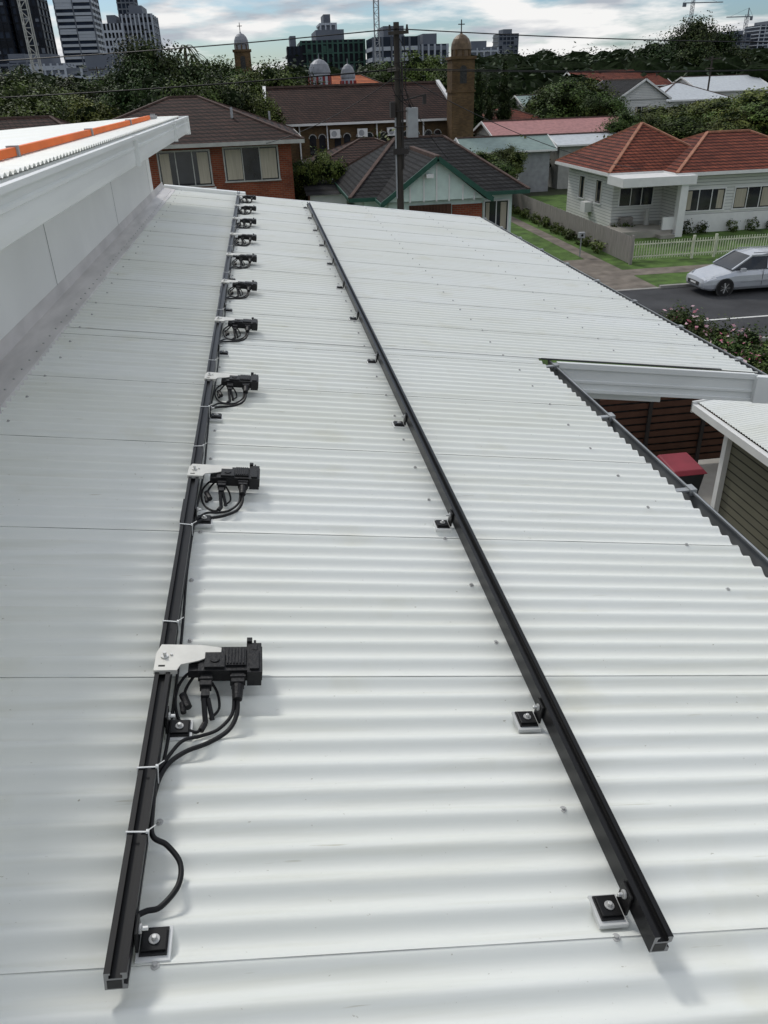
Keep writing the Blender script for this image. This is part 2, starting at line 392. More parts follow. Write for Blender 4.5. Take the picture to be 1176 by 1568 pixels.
b.build('trunk_cable',smooth=True)
def inverter_mesh():
    b=MB()
    zb=.083
    pl=[(-.022,-.045),(.035,-.045),(.042,-.026),(.085,-.012),(.140,.022),(.140,.040),(.085,.052),(-.012,.055),(-.022,.022)]
    b.raw([(x,y,zb) for x,y in pl]+[(x,y,zb+.003) for x,y in pl],[tuple(range(8,-1,-1)),tuple(range(9,18))]+[(i,(i+1)%9,9+(i+1)%9,9+i) for i in range(9)],'bracket')
    b.box(-.022,.035,-.048,-.045,zb-.010,zb+.003,'bracket')
    b.box(-.012,.004,-.034,-.028,zb+.003,zb+.0036,'gdark')
    b.cyl((0,.005,zb+.003),(0,.005,zb+.007),.010,.010,12,'alu'); b.cyl((0,.005,zb+.007),(0,.005,zb+.018),.0045,.0045,8,'alu')
    b.cyl((.016,.012,zb+.003),(.016,.012,zb+.007),.004,.004,8,'alu')
    z0=.046
    b.box(.085,.245,-.045,.050,z0,z0+.034,'plastic')
    b.box(.100,.150,-.038,.020,z0+.034,z0+.041,'plastic'); b.box(.153,.203,-.030,.040,z0+.034,z0+.040,'plastic')
    for i in range(6): b.box(.155+i*.008,.159+i*.008,-.026,.036,z0+.040,z0+.043,'plastic')
    b.cyl((.125,-.010,z0+.041),(.125,-.010,z0+.044),.012,.012,16,'plastic')
    b.box(.207,.243,-.060,.058,z0-.004,z0+.040,'plastic')
    b.box(.213,.236,-.052,.020,z0+.040,z0+.046,'plastic'); b.box(.217,.232,.026,.050,z0+.040,z0+.043,'plastic')
    b.box(.060,.085,-.035,.030,z0+.004,z0+.026,'plastic')
    b.box(.205,.219,.058,.074,z0+.01,z0+.046,'plastic'); b.box(.223,.229,.058,.070,z0+.01,z0+.040,'plastic')
    b.box(.092,.120,-.085,-.045,z0+.002,z0+.024,'plastic'); b.box(.096,.116,-.115,-.085,z0-.002,z0+.016,'plastic')
    b.box(.090,.122,-.066,-.060,z0,z0+.027,'plastic'); b.box(.165,.203,-.064,-.058,z0,z0+.031,'plastic')
    b.box(.168,.200,-.080,-.045,z0+.002,z0+.028,'plastic'); b.cyl((.184,-.080,z0+.013),(.184,-.120,z0+.004),.015,.012,12,'plastic')
    b.cyl((.103,-.115,z0+.006),(.110,-.165,.016),.0065,.0065,8,'plastic'); b.cyl((.113,-.115,z0+.006),(.126,-.155,.018),.0060,.0060,8,'plastic')
    b.cyl((.108,-.165,.016),(.100,-.185,.014),.008,.008,8,'plastic')
    b.cyl((.050,-.075,.03),(.066,-.115,.024),.010,.010,8,'plastic')
    b.cyl((.056,-.13,.02),(.050,-.10,.026),.007,.007,8,'plastic')
    b.tube([(.184,-.11,.05),(.184,-.150,.032),(.165,-.19,.018),(.120,-.225,.014),(.070,-.255,.018),(.035,-.30,.026),(.018,-.36,.03),(.012,-.44,.034)],.0058,8,'rubber')
    b.tube([(.176,-.11,.05),(.172,-.150,.030),(.140,-.185,.016),(.10,-.205,.016),(.06,-.23,.026),(.03,-.29,.03),(.012,-.33,.03)],.0045,8,'rubber')
    b.tube([(.110,-.160,.016),(.09,-.190,.014),(.055,-.165,.016),(.036,-.115,.022),(.034,-.06,.03),(.05,-.02,.04),(.07,-.01,.05)],.004,8,'rubber')
    b.tube([(.120,-.15,.018),(.140,-.120,.022),(.135,-.075,.03),(.12,-.05,.045)],.0035,8,'rubber')
    b.tube([(.060,-.11,.024),(.055,-.06,.03),(.075,-.02,.045)],.004,8,'rubber')
    return b
ib=inverter_mesh(); first=None
for i in range(10):
    y=1.60+1.115*i
    if first is None: o=ib.build('microinverter',bevel=.0018); first=o
    else:
        o=bpy.data.objects.new('microinverter',first.data); S.collection.objects.link(o)
        md=o.modifiers.new('bevel','BEVEL'); md.width=.0018; md.segments=2
    o.matrix_world=local(-.378,y)@Matrix.Rotation(random.uniform(-.04,.04) if i else 0,4,'Z')
# ------------------------------------------------------------------ ground, road
def sheetobj(name,x0,x1,y0,y1,z,m):
    b=MB(); b.poly([(x0,y0,z),(x1,y0,z),(x1,y1,z),(x0,y1,z)],m); return b.build(name)
sheetobj('ground',-2500,2500,-400,4500,0,'ground')
sheetobj('lawn',-80,90,14,60,.004,'lawn')
sheetobj('road',-90,110,22.6,30.0,.008,'asphalt')
b=MB()
b.box(-90,110,25.12,25.24,.010,.0125,'linepaint'); b.build('road_marking')
b=MB(); b.box(-90,12.2,30.0,30.18,0,.12,'kerb'); b.box(15.6,110,30.0,30.18,0,.12,'kerb'); b.box(12.2,15.6,30.0,30.18,0,.04,'kerb'); b.box(-90,110,22.42,22.59,0,.12,'kerb'); b.build('kerb')
sheetobj('driveway',12.3,15.6,30.18,36.5,.014,'path')
sheetobj('footpath',-90,110,32.6,33.8,.010,'path')
sheetobj('side_lane',14.9,15.6,36.5,56,.012,'path')
sheetobj('concrete_yard',3.2,12,-5,19.5,.012,'concrete')
# ------------------------------------------------------------------ house helpers
def window(b,axis,p,a0,a1,z0,z1,face,curt=0,mull=1,fr='trim'):
    def bx(u0,u1,d0,d1,za,zb,m):
        d0,d1=sorted((p+face*d0,p+face*d1))
        if axis=='x': b.box(u0,u1,d0,d1,za,zb,m)
        else: b.box(d0,d1,u0,u1,za,zb,m)
    t=.06
    bx(a0,a1,-.01,.012,z0,z1,'glass')
    if curt:
        wdt=(a1-a0)*curt/2
        for s0,s1 in ((a0+t,a0+wdt*random.uniform(.7,1.1)),(a1-wdt*random.uniform(.7,1.1),a1-t)):
            n=max(3,int((s1-s0)/.09))
            for i in range(n):
                u=s0+(s1-s0)*i/n; bx(u,u+(s1-s0)/n,.0125,.016+.008*(i%2),z0+t,z1-t,'curtain')
    bx(a0-t,a1+t,.0,.05,z1,z1+t,fr); bx(a0-t-.04,a1+t+.04,.0,.08,z0-t,z0,fr)
    bx(a0-t,a0,.0,.05,z0,z1,fr); bx(a1,a1+t,.0,.05,z0,z1,fr)
    for i in range(mull):
        u=a0+(a1-a0)*(i+1)/(mull+1); bx(u-.02,u+.02,.013,.045,z0,z1,fr)
def hip(b,x0,x1,y0,y1,ze,zr,rx0,rx1,ry0,ry1,m,rc='ridgeb',fas='trim'):
    E=[(x0,y0,ze),(x1,y0,ze),(x1,y1,ze),(x0,y1,ze)]; R=[(rx0,ry0,zr),(rx1,ry1,zr)]
    if rx1-rx0<.05 and abs(ry1-ry0)<.05:
        for i in range(4): b.poly([E[i],E[(i+1)%4],R[0]],m)
    else:
        b.poly([E[0],E[1],R[1],R[0]],m); b.poly([E[1],E[2],R[1]],m); b.poly([E[2],E[3],R[0],R[1]],m); b.poly([E[3],E[0],R[0]],m)
    for e,r in ((0,0),(1,1),(2,1),(3,0)): b.beam(E[e],R[r],.16,.10,rc)
    if (Vector(R[0])-Vector(R[1])).length>.05: b.beam(R[0],R[1],.16,.12,rc)
    for a,c in ((0,1),(1,2),(2,3),(3,0)):
        b.beam(Vector(E[a])-Vector((0,0,.09)),Vector(E[c])-Vector((0,0,.09)),.10,.16,fas)
    b.poly([(x0,y0,ze-.02),(x1,y0,ze-.02),(x1,y1,ze-.02),(x0,y1,ze-.02)],fas)
def gable(b,x0,x1,y0,y1,ze,zr,m,wallm,axis='x',trim='trim'):
    if axis=='x':
        ym=(y0+y1)/2; R=[(x0,ym,zr),(x1,ym,zr)]
        b.poly([(x0,y0,ze),(x1,y0,ze),R[1],R[0]],m); b.poly([(x1,y1,ze),(x0,y1,ze),R[0],R[1]],m)
        for x,s in ((x0,.3),(x1,-.3)):
            b.poly([(x+s,y0+.4,ze),(x+s,y1-.4,ze),(x+s,ym,zr-.15)],wallm)
            b.beam((x,y0,ze-.04),(x,ym,zr-.04),.06,.2,trim); b.beam((x,y1,ze-.04),(x,ym,zr-.04),.06,.2,trim)
        b.beam((x0,y0,ze-.06),(x1,y0,ze-.06),.1,.12,trim); b.beam((x0,y1,ze-.06),(x1,y1,ze-.06),.1,.12,trim)
        b.beam(R[0],R[1],.22,.14,'ridgeb')
    else:
        xm=(x0+x1)/2; R=[(xm,y0,zr),(xm,y1,zr)]
        b.poly([(x0,y1,ze),(x0,y0,ze),R[0],R[1]],m); b.poly([(x1,y0,ze),(x1,y1,ze),R[1],R[0]],m)
        for y,s in ((y0,.3),(y1,-.3)):
            b.poly([(x0+.3,y+s,ze),(x1-.3,y+s,ze),(xm,y+s,zr-.12)],wallm)
            b.beam((x0,y,ze-.04),(xm,y,zr-.04),.06,.2,trim); b.beam((x1,y,ze-.04),(xm,y,zr-.04),.06,.2,trim)
        b.beam((x0,y0,ze-.06),(x0,y1,ze-.06),.1,.12,trim); b.beam((x1,y0,ze-.06),(x1,y1,ze-.06),.1,.12,trim)
        b.beam(R[0],R[1],.22,.14,'ridgeb')
# --- brick house (two storey)
h=empty('brick_house')
b=MB(); b.box(-9,1.42,40.1,50,0,5.55,'brick'); b.build('walls',h)
b=MB(); hip(b,-9.6,2.0,39.5,50.6,5.6,7.45,-4.3,-2.9,45,45,'tilebrown',fas='render')
b.cyl((-1.2,42.2,6.3),(-1.2,42.2,6.95),.06,.06,8,'greymetal'); b.cyl((0.6,43.4,6.3),(.6,43.4,6.7),.05,.05,8,'greymetal')
b.build('roof',h)
b=MB(); window(b,'x',40.1,-1.7,.75,3.9,5.3,-1,.75,2,'render'); window(b,'x',40.1,-4.7,-2.4,3.8,5.25,-1,.45,2,'render'); window(b,'x',40.1,-8,-6,3.9,5.2,-1,.5,1)
window(b,'x',40.1,-1.7,.75,1.0,2.3,-1,.5,2); b.build('windows',h)
b=MB(); b.box(-5.2,-2.2,38.9,40.09,2.9,3.05,'trim')
b.beam((-5.2,38.95,3.75),(-2.2,38.95,3.75),.06,.06,'trim'); b.beam((-5.2,38.95,3.45),(-2.2,38.95,3.45),.03,.03,'trim')
for i in range(16): b.beam((-5.15+i*.195,38.95,3.05),(-5.15+i*.195,38.95,3.75),.025,.025,'trim')
b.box(-2.25,-2.18,38.9,38.98,0,3.8,'trim'); b.box(-5.25,-5.18,38.9,38.98,0,3.8,'trim'); b.build('balcony',h)
h=empty('brick_house')
b=MB(); b.box(-18,-8.3,45,52,0,4.9,'brick'); b.build('walls',h)
b=MB(); hip(b,-18.6,-7.7,44.4,52.6,4.95,6.75,-15,-11,48.5,48.5,'tilebrown'); b.build('roof',h)
b=MB(); window(b,'x',45,-13,-11,3.2,4.4,-1,.5,1); window(b,'x',45,-17,-15,3.2,4.4,-1,.5,1); b.build('windows',h)
# --- mint cottage
h=empty('mint_cottage')
b=MB(); b.box(4.4,11.3,37,46,0,3.25,'mint'); b.box(5.2,9.3,35.0,37,0,3.2,'mint'); b.box(8.0,9.35,34.95,36,0,3.0,'brick')
for x in (5.6,6.1,6.7,7.25,7.8,8.4,8.9):
    zt=4.75-abs(x-7.25)*.70
    b.box(x-.03,x+.03,34.66,34.70,3.2,zt-.1,'trim')
b.build('walls',h)
b=MB(); hip(b,3.7,11.9,36.4,46.6,3.3,5.35,6.6,9,41.5,41.5,'tiledark',fas='green')
gable(b,4.85,9.65,34.4,41,3.25,4.95,'tiledark','mint','y','green'); b.build('roof',h)
b=MB()
for i in range(12): b.box(6.2+i*.14,6.25+i*.14,34.88,34.92,.3,3.0,'lattice')
b.box(6.1,7.95,34.93,34.96,0,3.05,'lattice'); window(b,'x',37,10,11.1,1.5,2.8,-1,.6,1); window(b,'x',35.0,5.35,5.9,1.6,2.8,-1,0,0)
b.beam((6.9,34.62,4.25),(6.9,34.3,4.25),.3,.15,'trim'); b.build('windows',h)
b=MB(); b.box(2.2,4.0,41,44,0,3.0,'trim'); b.raw([(2.0,40.6,3.02),(4.3,40.6,3.02),(4.3,44.2,3.35),(2.0,44.2,3.35)],[(0,1,2,3)],'tiledark'); b.build('lean_to',h)
# --- weatherboard house
h=empty('weatherboard_house')
b=MB(); b.box(19,24.9,43.4,50.4,.0,3.1,'boards'); b.box(21.9,30,41.7,49,0,3.1,'boards')
b.box(18.96,21.9,43.3,43.4,0,.5,'render'); b.build('walls',h)
b=MB(); hip(b,18.3,25.4,42.6,51,3.15,5.3,21.7,21.7,46.6,46.6,'tilered','ridge')
hip(b,21.4,31,41.1,49.6,3.14,4.75,25.0,27.5,45.2,45.2,'tilered','ridge')
b.build('roof',h)
b=MB(); b.box(18.25,22.3,40.6,42.6,2.62,3.05,'trim'); b.box(21.55,21.95,40.7,41.1,0,2.62,'trim'); b.box(18.4,21.5,41,43.3,0,.35,'concrete')
b.box(20.6,21.4,40.4,41,0,.18,'concrete'); b.box(20.9,21.55,40.95,41.1,.36,1.0,'trim')
b.cyl((20.9,42.9,.36),(20.9,42.9,1.2),.16,.10,10,'render'); b.box(19.4,20.1,42.9,43.25,.36,.8,'timber')
b.build('porch',h)
b=MB(); window(b,'x',43.4,19.4,21.3,1.35,2.25,-1,0,2); window(b,'x',41.7,22.4,24.6,1.15,2.2,-1,.4,2); window(b,'x',41.7,25.2,27.4,1.15,2.2,-1,.6,2)
window(b,'y',19,45.0,45.8,1.3,2.5,-1,.5,0); window(b,'y',19,47.6,48.4,1.3,2.5,-1,.5,0)
b.box(18.55,18.98,46.2,46.9,.7,1.25,'trim'); b.box(21.91,30.0,41.62,41.69,.0,.95,'trim')
b.build('windows',h)
# --- garage lower right
h=empty('weatherboard_garage')
b=MB(); b.box(7.60,12,3,11.4,0,2.34,'khaki'); b.box(7.50,7.62,11.3,11.42,0,2.38,'trim'); b.build('walls',h)
b=MB()
n=int(9.2/.0762*8); vs=[];fs=[]
for i in range(n+1):
    y=2.8+9.2*i/n
    for x in (7.25,12.4): vs.append((x,y,2.5+(x-7.1)*.09+.0085*math.cos(PI2*y/.0762)))
for i in range(n): fs.append((2*i,2*i+1,2*i+3,2*i+2))
b.raw(vs,fs,'roof'); b.build('roof',h,True)
b=MB(); b.beam((7.20,2.8,2.42),(7.20,12.0,2.42),.1,.13,'trim'); b.raw([(7.15,12.0,2.32),(12.4,12.0,2.78),(12.4,12.0,2.98),(7.15,12.0,2.53),(7.15,12.03,2.32),(12.4,12.03,2.78),(12.4,12.03,2.98),(7.15,12.03,2.53)],[(0,1,2,3),(7,6,5,4),(3,2,6,7)],'trim'); b.build('gutter',h)
b=MB()
for i in range(10): b.box(5.0,9.6,14.35,14.39,.15+i*.165,.265+i*.165,'lattice')
b.box(5.0,9.6,14.42,14.44,.1,1.8,'gdark')
for x in (5.0,6.4,7.6,8.85,9.6): b.box(x-.04,x+.04,14.30,14.345,0,1.85,'steel')
b.build('slat_fence')
b=MB(); b.raw([(7.65,12.75,.05),(8.15,12.75,.05),(8.15,13.3,.05),(7.65,13.3,.05),(7.6,12.65,.95),(8.22,12.65,.95),(8.22,13.4,.95),(7.6,13.4,.95)],[(0,3,2,1),(4,5,6,7),(0,1,5,4),(1,2,6,5),(2,3,7,6),(3,0,4,7)],'binbody')
b.raw([(7.56,12.6,.96),(8.26,12.6,.96),(8.26,13.42,.99),(7.56,13.42,.99),(7.62,12.7,1.03),(8.2,12.7,1.03),(8.2,13.38,1.08),(7.62,13.38,1.08)],[(0,3,2,1),(4,5,6,7),(0,1,5,4),(1,2,6,5),(2,3,7,6),(3,0,4,7)],'binlid')
b.cyl((7.6,13.32,.12),(7.72,13.32,.12),.12,.12,14,'tyre'); b.cyl((8.08,13.32,.12),(8.2,13.32,.12),.12,.12,14,'tyre'); b.beam((7.65,13.48,.93),(8.15,13.48,.93),.03,.03,'binbody')
for i in range(len(b.v)): b.v[i]=(b.v[i][0]-.45,b.v[i][1]-.45,b.v[i][2])
b.build('wheelie_bin',bevel=.015)
# --- fences
b=MB(); y=34.9
while y<53.5:
    b.box(16.38,16.40,y,y+.145,.05,1.22+random.uniform(-.015,.015),'timber'); y+=.15
b.box(16.40,16.45,34.9,53.5,.3,.38,'timber'); b.box(16.40,16.45,34.9,53.5,.95,1.03,'timber'); b.box(16.36,16.48,34.75,34.87,0,1.3,'timber'); b.build('timber_fence')
b=MB(); x=16.6
while x<34: b.box(x,x+.035,35.28,35.30,.12,.92,'cream'); x+=.13
b.box(16.5,34,35.30,35.34,.75,.80,'cream'); b.box(16.5,34,35.30,35.34,.2,.25,'cream')
for x in (16.5,19.7,20.8,24,27,30): b.box(x-.05,x+.05,35.26,35.36,0,1.05,'cream')
b.build('picket_fence')
b=MB(); b.cyl((14.9,37.2,0),(14.9,37.2,.9),.03,.03,8,'greymetal'); b.box(14.75,15.05,37.1,37.3,.9,1.15,'greymetal'); b.cyl((14.9,37.1,1.02),(14.9,37.09,1.02),.06,.06,10,'tyre'); b.build('letterbox')
# --- church
h=empty('church')
b=MB(); b.box(1.2,16.0,68.5,80,0,5.15,'ochre'); b.build('walls',h)
b=MB()
b.poly([(.6,68,5.2),(16.2,68,5.2),(15.4,73.5,7.75),(.8,73.5,7.75)],'tilebrown'); b.poly([(.6,79,5.2),(16.2,79,5.2),(15.4,73.5,7.75),(.8,73.5,7.75)],'tilebrown')
b.poly([(16.0,68.3,5.2),(16.0,78.7,5.2),(15.35,73.5,7.6)],'ochre'); b.poly([(.9,68.3,5.2),(.9,78.7,5.2),(1,73.5,7.6)],'ochre')
b.beam((16.2,68,5.2),(15.4,73.5,7.8),.3,.3,'trim'); b.beam((.6,68,5.2),(.8,73.5,7.8),.25,.25,'trim'); b.beam((.6,68,5.12),(16.2,68,5.12),.12,.16,'trim'); b.beam((.8,73.5,7.8),(15.4,73.5,7.8),.25,.15,'ridgeb')
b.build('roof',h)
b=MB()
for xw in (4.6,6.6,8.4,10.3,12.2,14.0):
    for d in (-.38,.38):
        pts=[(xw+d-.26,68.47,2.2),(xw+d+.26,68.47,2.2)]+[(xw+d+.26*math.cos(t),68.47,4.1+.26*math.sin(t)) for t in [i*math.pi/8 for i in range(9)]]
        b.poly(pts,'glass'); 
        for i in range(8):
            t0=i*math.pi/8; t1=(i+1)*math.pi/8
            b.beam((xw+d+.3*math.cos(t0),68.45,4.1+.3*math.sin(t0)),(xw+d+.3*math.cos(t1),68.45,4.1+.3*math.sin(t1)),.06,.06,'render')
        b.box(xw+d-.32,xw+d+.32,68.38,68.5,2.1,2.2,'render')
b.build('arched_windows',h)
b=MB()
for xw in (6.0,8.2,10.6): b.box(xw-.4,xw+.4,68.05,68.45,4.1,4.7,'trim'); b.cyl((xw-.08,68.045,4.4),(xw-.08,68.04,4.4),.22,.22,14,'greymetal')
for xw in (3.2,5.4,9.4,13.2): b.box(xw-.05,xw+.05,68.3,68.45,0,5.1,'trim')
b.build('air_conditioners',h)
def belltower(b,x,y,w,zt,wall,dome,zb=0):
    b.box(x-w/2,x+w/2,y-w/2,y+w/2,zb,zt,wall)
    b.box(x-w/2-.12,x+w/2+.12,y-w/2-.12,y+w/2+.12,zt-.1,zt+.1,wall)
    b.box(x-w/2-.08,x+w/2+.08,y-w/2-.08,y+w/2+.08,zt-2.3,zt-2.15,wall)
    pts=[(x-.26,y-w/2-.02,zt-1.7),(x+.26,y-w/2-.02,zt-1.7)]+[(x+.26*math.cos(t),y-w/2-.02,zt-.75+.26*math.sin(t)) for t in [i*math.pi/8 for i in range(9)]]
    b.poly(pts,'gdark')
    r=w*.40
    b.rev((x,y,zt+.1),[(r,0),(r,.45),(r*1.12,.46),(r*1.10,.6),(r*1.05,.85),(r*.85,1.15),(r*.5,1.38),(r*.16,1.48),(.05,1.6),(.02,1.7)],16,dome)
    for i in range(8):
        t=i*math.pi/4; b.cyl((x+r*1.02*math.cos(t),y+r*1.02*math.sin(t),zt+.1),(x+r*1.02*math.cos(t),y+r*1.02*math.sin(t),zt+.55),.07,.07,6,wall)
    b.beam((x,y,zt+1.7),(x,y,zt+2.5),.07,.07,'steel'); b.beam((x-.25,y,zt+2.2),(x+.25,y,zt+2.2),.06,.06,'steel')
b=MB(); belltower(b,15.9,67.0,1.75,9.3,'ochre','copper'); b.build('bell_tower',h,False)
b=MB(); belltower(b,-.9,95,1.7,11.3,'ochre','domegrey'); b.build('bell_tower',h,False)
h=empty('domed_church')
b=MB(); 
b.box(4.2,13.5,87,95,0,7.3,'render'); hip(b,3.9,13.8,86.6,95.4,7.4,8.7,7,11,91,91,'orangetile')
b.build('nave',h)
b=MB()
for (x,w,zt) in ((6.5,1.0,8.9),(9.3,.68,8.4)):
    b.rev((x,87.5,7.2),[(w,0),(w,zt-7.2),(w*1.1,zt-7.2),(w*1.1,zt-7.1),(w*1.02,zt-6.8),(w*.85,zt-6.4),(w*.5,zt-6.1),(.05,zt-5.95),(.03,zt-5.5)],18,'domegrey')
    b.rev((x,87.5,7.2),[(w*1.02,0),(w*1.02,zt-7.25)],18,'towerwhite')
    for i in range(10):
        t=i*math.pi/5; b.beam((x+w*1.03*math.cos(t),87.5+w*1.03*math.sin(t),7.7),(x+w*1.03*math.cos(t),87.5+w*1.03*math.sin(t),zt-.2),.22,.22,'redwin')
b.build('domes',h,False)
# --- suburban houses
def simple(name,x0,x1,y0,y1,ze,zr,rm,wm,kind='hip',rc='ridgeb'):
    h=empty(name); b=MB(); b.box(x0+.4,x1-.4,y0+.4,y1-.4,0,ze,wm); b.build('walls',h)
    b=MB(); ym=(y0+y1)/2; d=min((y1-y0)/2,(x1-x0)/2-.3)
    if kind=='hip': hip(b,x0,x1,y0,y1,ze,zr,x0+d,x1-d,ym,ym,rm,rc)
    elif kind=='gx': gable(b,x0,x1,y0,y1,ze,zr,rm,wm,'x')
    elif kind=='gy': gable(b,x0,x1,y0,y1,ze,zr,rm,wm,'y')
    b.build('roof',h)
    b=MB(); n=max(1,int((x1-x0)/4))
    for i in range(n):
        xm=x0+(x1-x0)*(i+.5)/n; window(b,'x',y0+.4,xm-.8,xm+.8,ze-2.0,ze-.7,-1,.4,1)
    b.build('windows',h)
simple('terracotta_house',22,31,86,96,3.6,5.2,'tilered','brick')
simple('terracotta_house',15.5,21,84,92,3.2,4.6,'tilebrown','brick')
simple('pink_roof_shed',20,33,72,80,3.4,4.5,'pinkroof','render','gx')
simple('grey_garage',15,22.3,62,67,3.0,3.9,'greyroof','greymetal','gx')
simple('grey_garage',22.6,28.5,63,68,3.2,3.8,'paleroof','render','gx')
simple('white_gabled_house',39.5,46,92,104,5.4,7.4,'tiledark','boards','gy')
simple('red_roof_house',46,60,120,132,6.5,8.6,'tilered','brick','gx')
simple('pale_roof_house',60,71,112,124,5.6,7.4,'paleroof','boards','gx')
simple('pale_roof_house',48,58,100,110,5.0,6.8,'paleroof','boards')
simple('grey_roof_house',-9.5,-4.2,60,70,5.5,7.3,'tiledark','render')
simple('terracotta_house',-21,-12,75,84,4.0,6.0,'tilebrown','brick')
simple('grey_roof_house',-27,-19,95,104,4.5,6.4,'greyroof','render')
simple('terracotta_house',-17,-11,110,120,5.0,7.0,'tilered','brick')
simple('terracotta_house',64,80,150,165,6.8,9.0,'tilered','brick')
simple('pale_roof_house',33,41,105,113,4.8,6.0,'greyroof','render','gx')
simple('brown_unit_block',88,112,165,180,9.0,10.4,'tilebrown','ochre')
simple('terracotta_house',34,44,60,70,3.2,4.8,'tilebrown','brick')
simple('terracotta_house',38,50,48,56,2.9,4.6,'tilebrown','boards')
simple('grey_roof_house',3,12,56,64,2.9,4.4,'tilebrown','brick')
b=MB(); b.box(71,80,200,215,0,10.6,'blue'); b.box(70.8,80.2,199.8,215.2,10.6,10.9,'trim'); 
for i in range(4): b.box(71.6+i*2.2,73+i*2.2,199.9,200,7,9.5,'glass')
b.build('blue_warehouse')
# --- city blocks
def tower(name,x0,x1,y0,y1,h,fl,slab,gl,fins=0,finm=None,slabh=.9,out=.5,roofbox=True):
    b=MB(); b.box(x0,x1,y0,y1,0,h,gl); z=fl
    while z<h+.1:
        b.box(x0-out,x1+out,y0-out,y1+out,z-slabh,z,slab); z+=fl
    if fins:
        for i in range(fins+1):
            x=x0+(x1-x0)*i/fins; b.box(x-.35,x+.35,y0-out-.1,y0,0,h,finm or slab)
        for i in range(4):
            y=y0+(y1-y0)*i/3; b.box(x1,x1+out+.1,y-.35,y+.35,0,h,finm or slab)
        for i in range(fins):
            for k in range(int(h/fl)):
                if random.random()<.3:
                    xa=x0+(x1-x0)*i/fins+.4; xb=x0+(x1-x0)*(i+1)/fins-.4
                    b.box(xa,xb,y0-out*.6,y0-.02,k*fl+.1,k*fl+fl*random.choice((.4,.7)),random.choice((slab,'towergrey','towerdark')))
    if roofbox: b.box(x0+(x1-x0)*.25,x0+(x1-x0)*.7,y0+2,y1-2,h,h+3.5,'towergrey')
    return b.build(name)
tower('office_tower',-150,-124,500,530,78,3.6,'towerdark','towerglass',8,slabh=.6)
tower('office_tower',-122,-109,505,530,55,3.6,'towerdark','towerglass',5,slabh=.6)
tower('apartment_tower',-119,-97,600,630,95,3.4,'towerwhite','towerglass',2,'towergrey',slabh=1.5)
tower('office_tower',-94,-82,700,720,80,4,'towergrey','towerglass',4)
tower('apartment_block',-69,-60,450,470,38,3.2,'towerwhite','towerdark',5,'towerwhite',1.0)
tower('apartment_block',-60,-46,455,480,42,3.2,'towergrey','towerdark',7,'towerwhite',1.1)
tower('apartment_block',-92,-76,380,400,20,3.2,'towerwhite','towergrey',6,slabh=1.6)
tower('office_block',-112,-96,420,440,22,3.6,'towergrey','towerglass',4)
tower('scaffolded_block',19.5,44,350,380,24,3.3,'greenglass','towerdark',12,'greenglass',slabh=.5)
tower('office_block',33,40,420,440,34,3.4,'towerwhite','towergrey',3)
tower('office_block',45,62,330,350,23.5,3.4,'towerwhite','towerglass',5,'towergrey',slabh=1.3)
tower('office_block',62,74,335,360,21,3.4,'towergrey','towerglass',5,'towerwhite',slabh=1.4)
tower('office_block',14,19,345,360,22,3.2,'towerdark','towerglass',3)
tower('office_block',120,140,500,520,25,3.4,'towerwhite','towergrey',5)
tower('apartment_block',225,243,800,820,46,3.4,'towergrey','towerglass',5)
tower('apartment_block',205,220,780,800,32,3.4,'towerwhite','towerglass',5)
tower('apartment_block',505,530,900,930,44,3.4,'towergrey','towerglass',5)
tower('apartment_block',540,575,900,930,52,3.4,'towerwhite','towerglass',6)
tower('apartment_block',440,470,820,850,30,3.4,'towerwhite','towergrey',6)
tower('office_block',-60,-35,300,320,16,3.4,'towerwhite','towergrey',5)
def crane(x,y,z,w,jib=None,m='greymetal'):
    b=MB()
    for dx,dy in ((0,0),(w,0),(w,w),(0,w)): b.beam((x+dx,y+dy,0),(x+dx,y+dy,z),w*.13,w*.13,m)
    k=0;zz=0
    while zz<z-w:
        a,c=((0,w) if k%2==0 else (w,0)); b.beam((x+a,y,zz),(x+c,y,zz+w),w*.09,w*.09,m); b.beam((x,y,zz),(x+w,y,zz),w*.09,w*.09,m); b.beam((x,y+a,zz),(x,y+c,zz+w),w*.08,w*.08,m); zz+=w;k+=1
    if jib:
        b.beam((x-jib*.3,y,z-2),(x+jib,y,z-2),w*.5,w*.3,m); b.beam((x+w/2,y,z+5),(x+w/2,y,z-2),w*.3,w*.3,m); b.beam((x+w/2,y,z+5),(x+jib*.8,y,z-1.5),.15,.15,m); b.beam((x+w/2,y,z+5),(x-jib*.3,y,z-1.5),.15,.15,m)
        b.box(x-jib*.3,x-jib*.2,y-.8,y+.8,z-5,z-2,m)
    return b.build('tower_crane')
crane(41.6,300,48,1.6); crane(-58.5,250,52,2.0,m='render'); crane(408,800,68,2.4,30,m='towergrey'); crane(464,800,56,2.4,-20,m='towergrey')
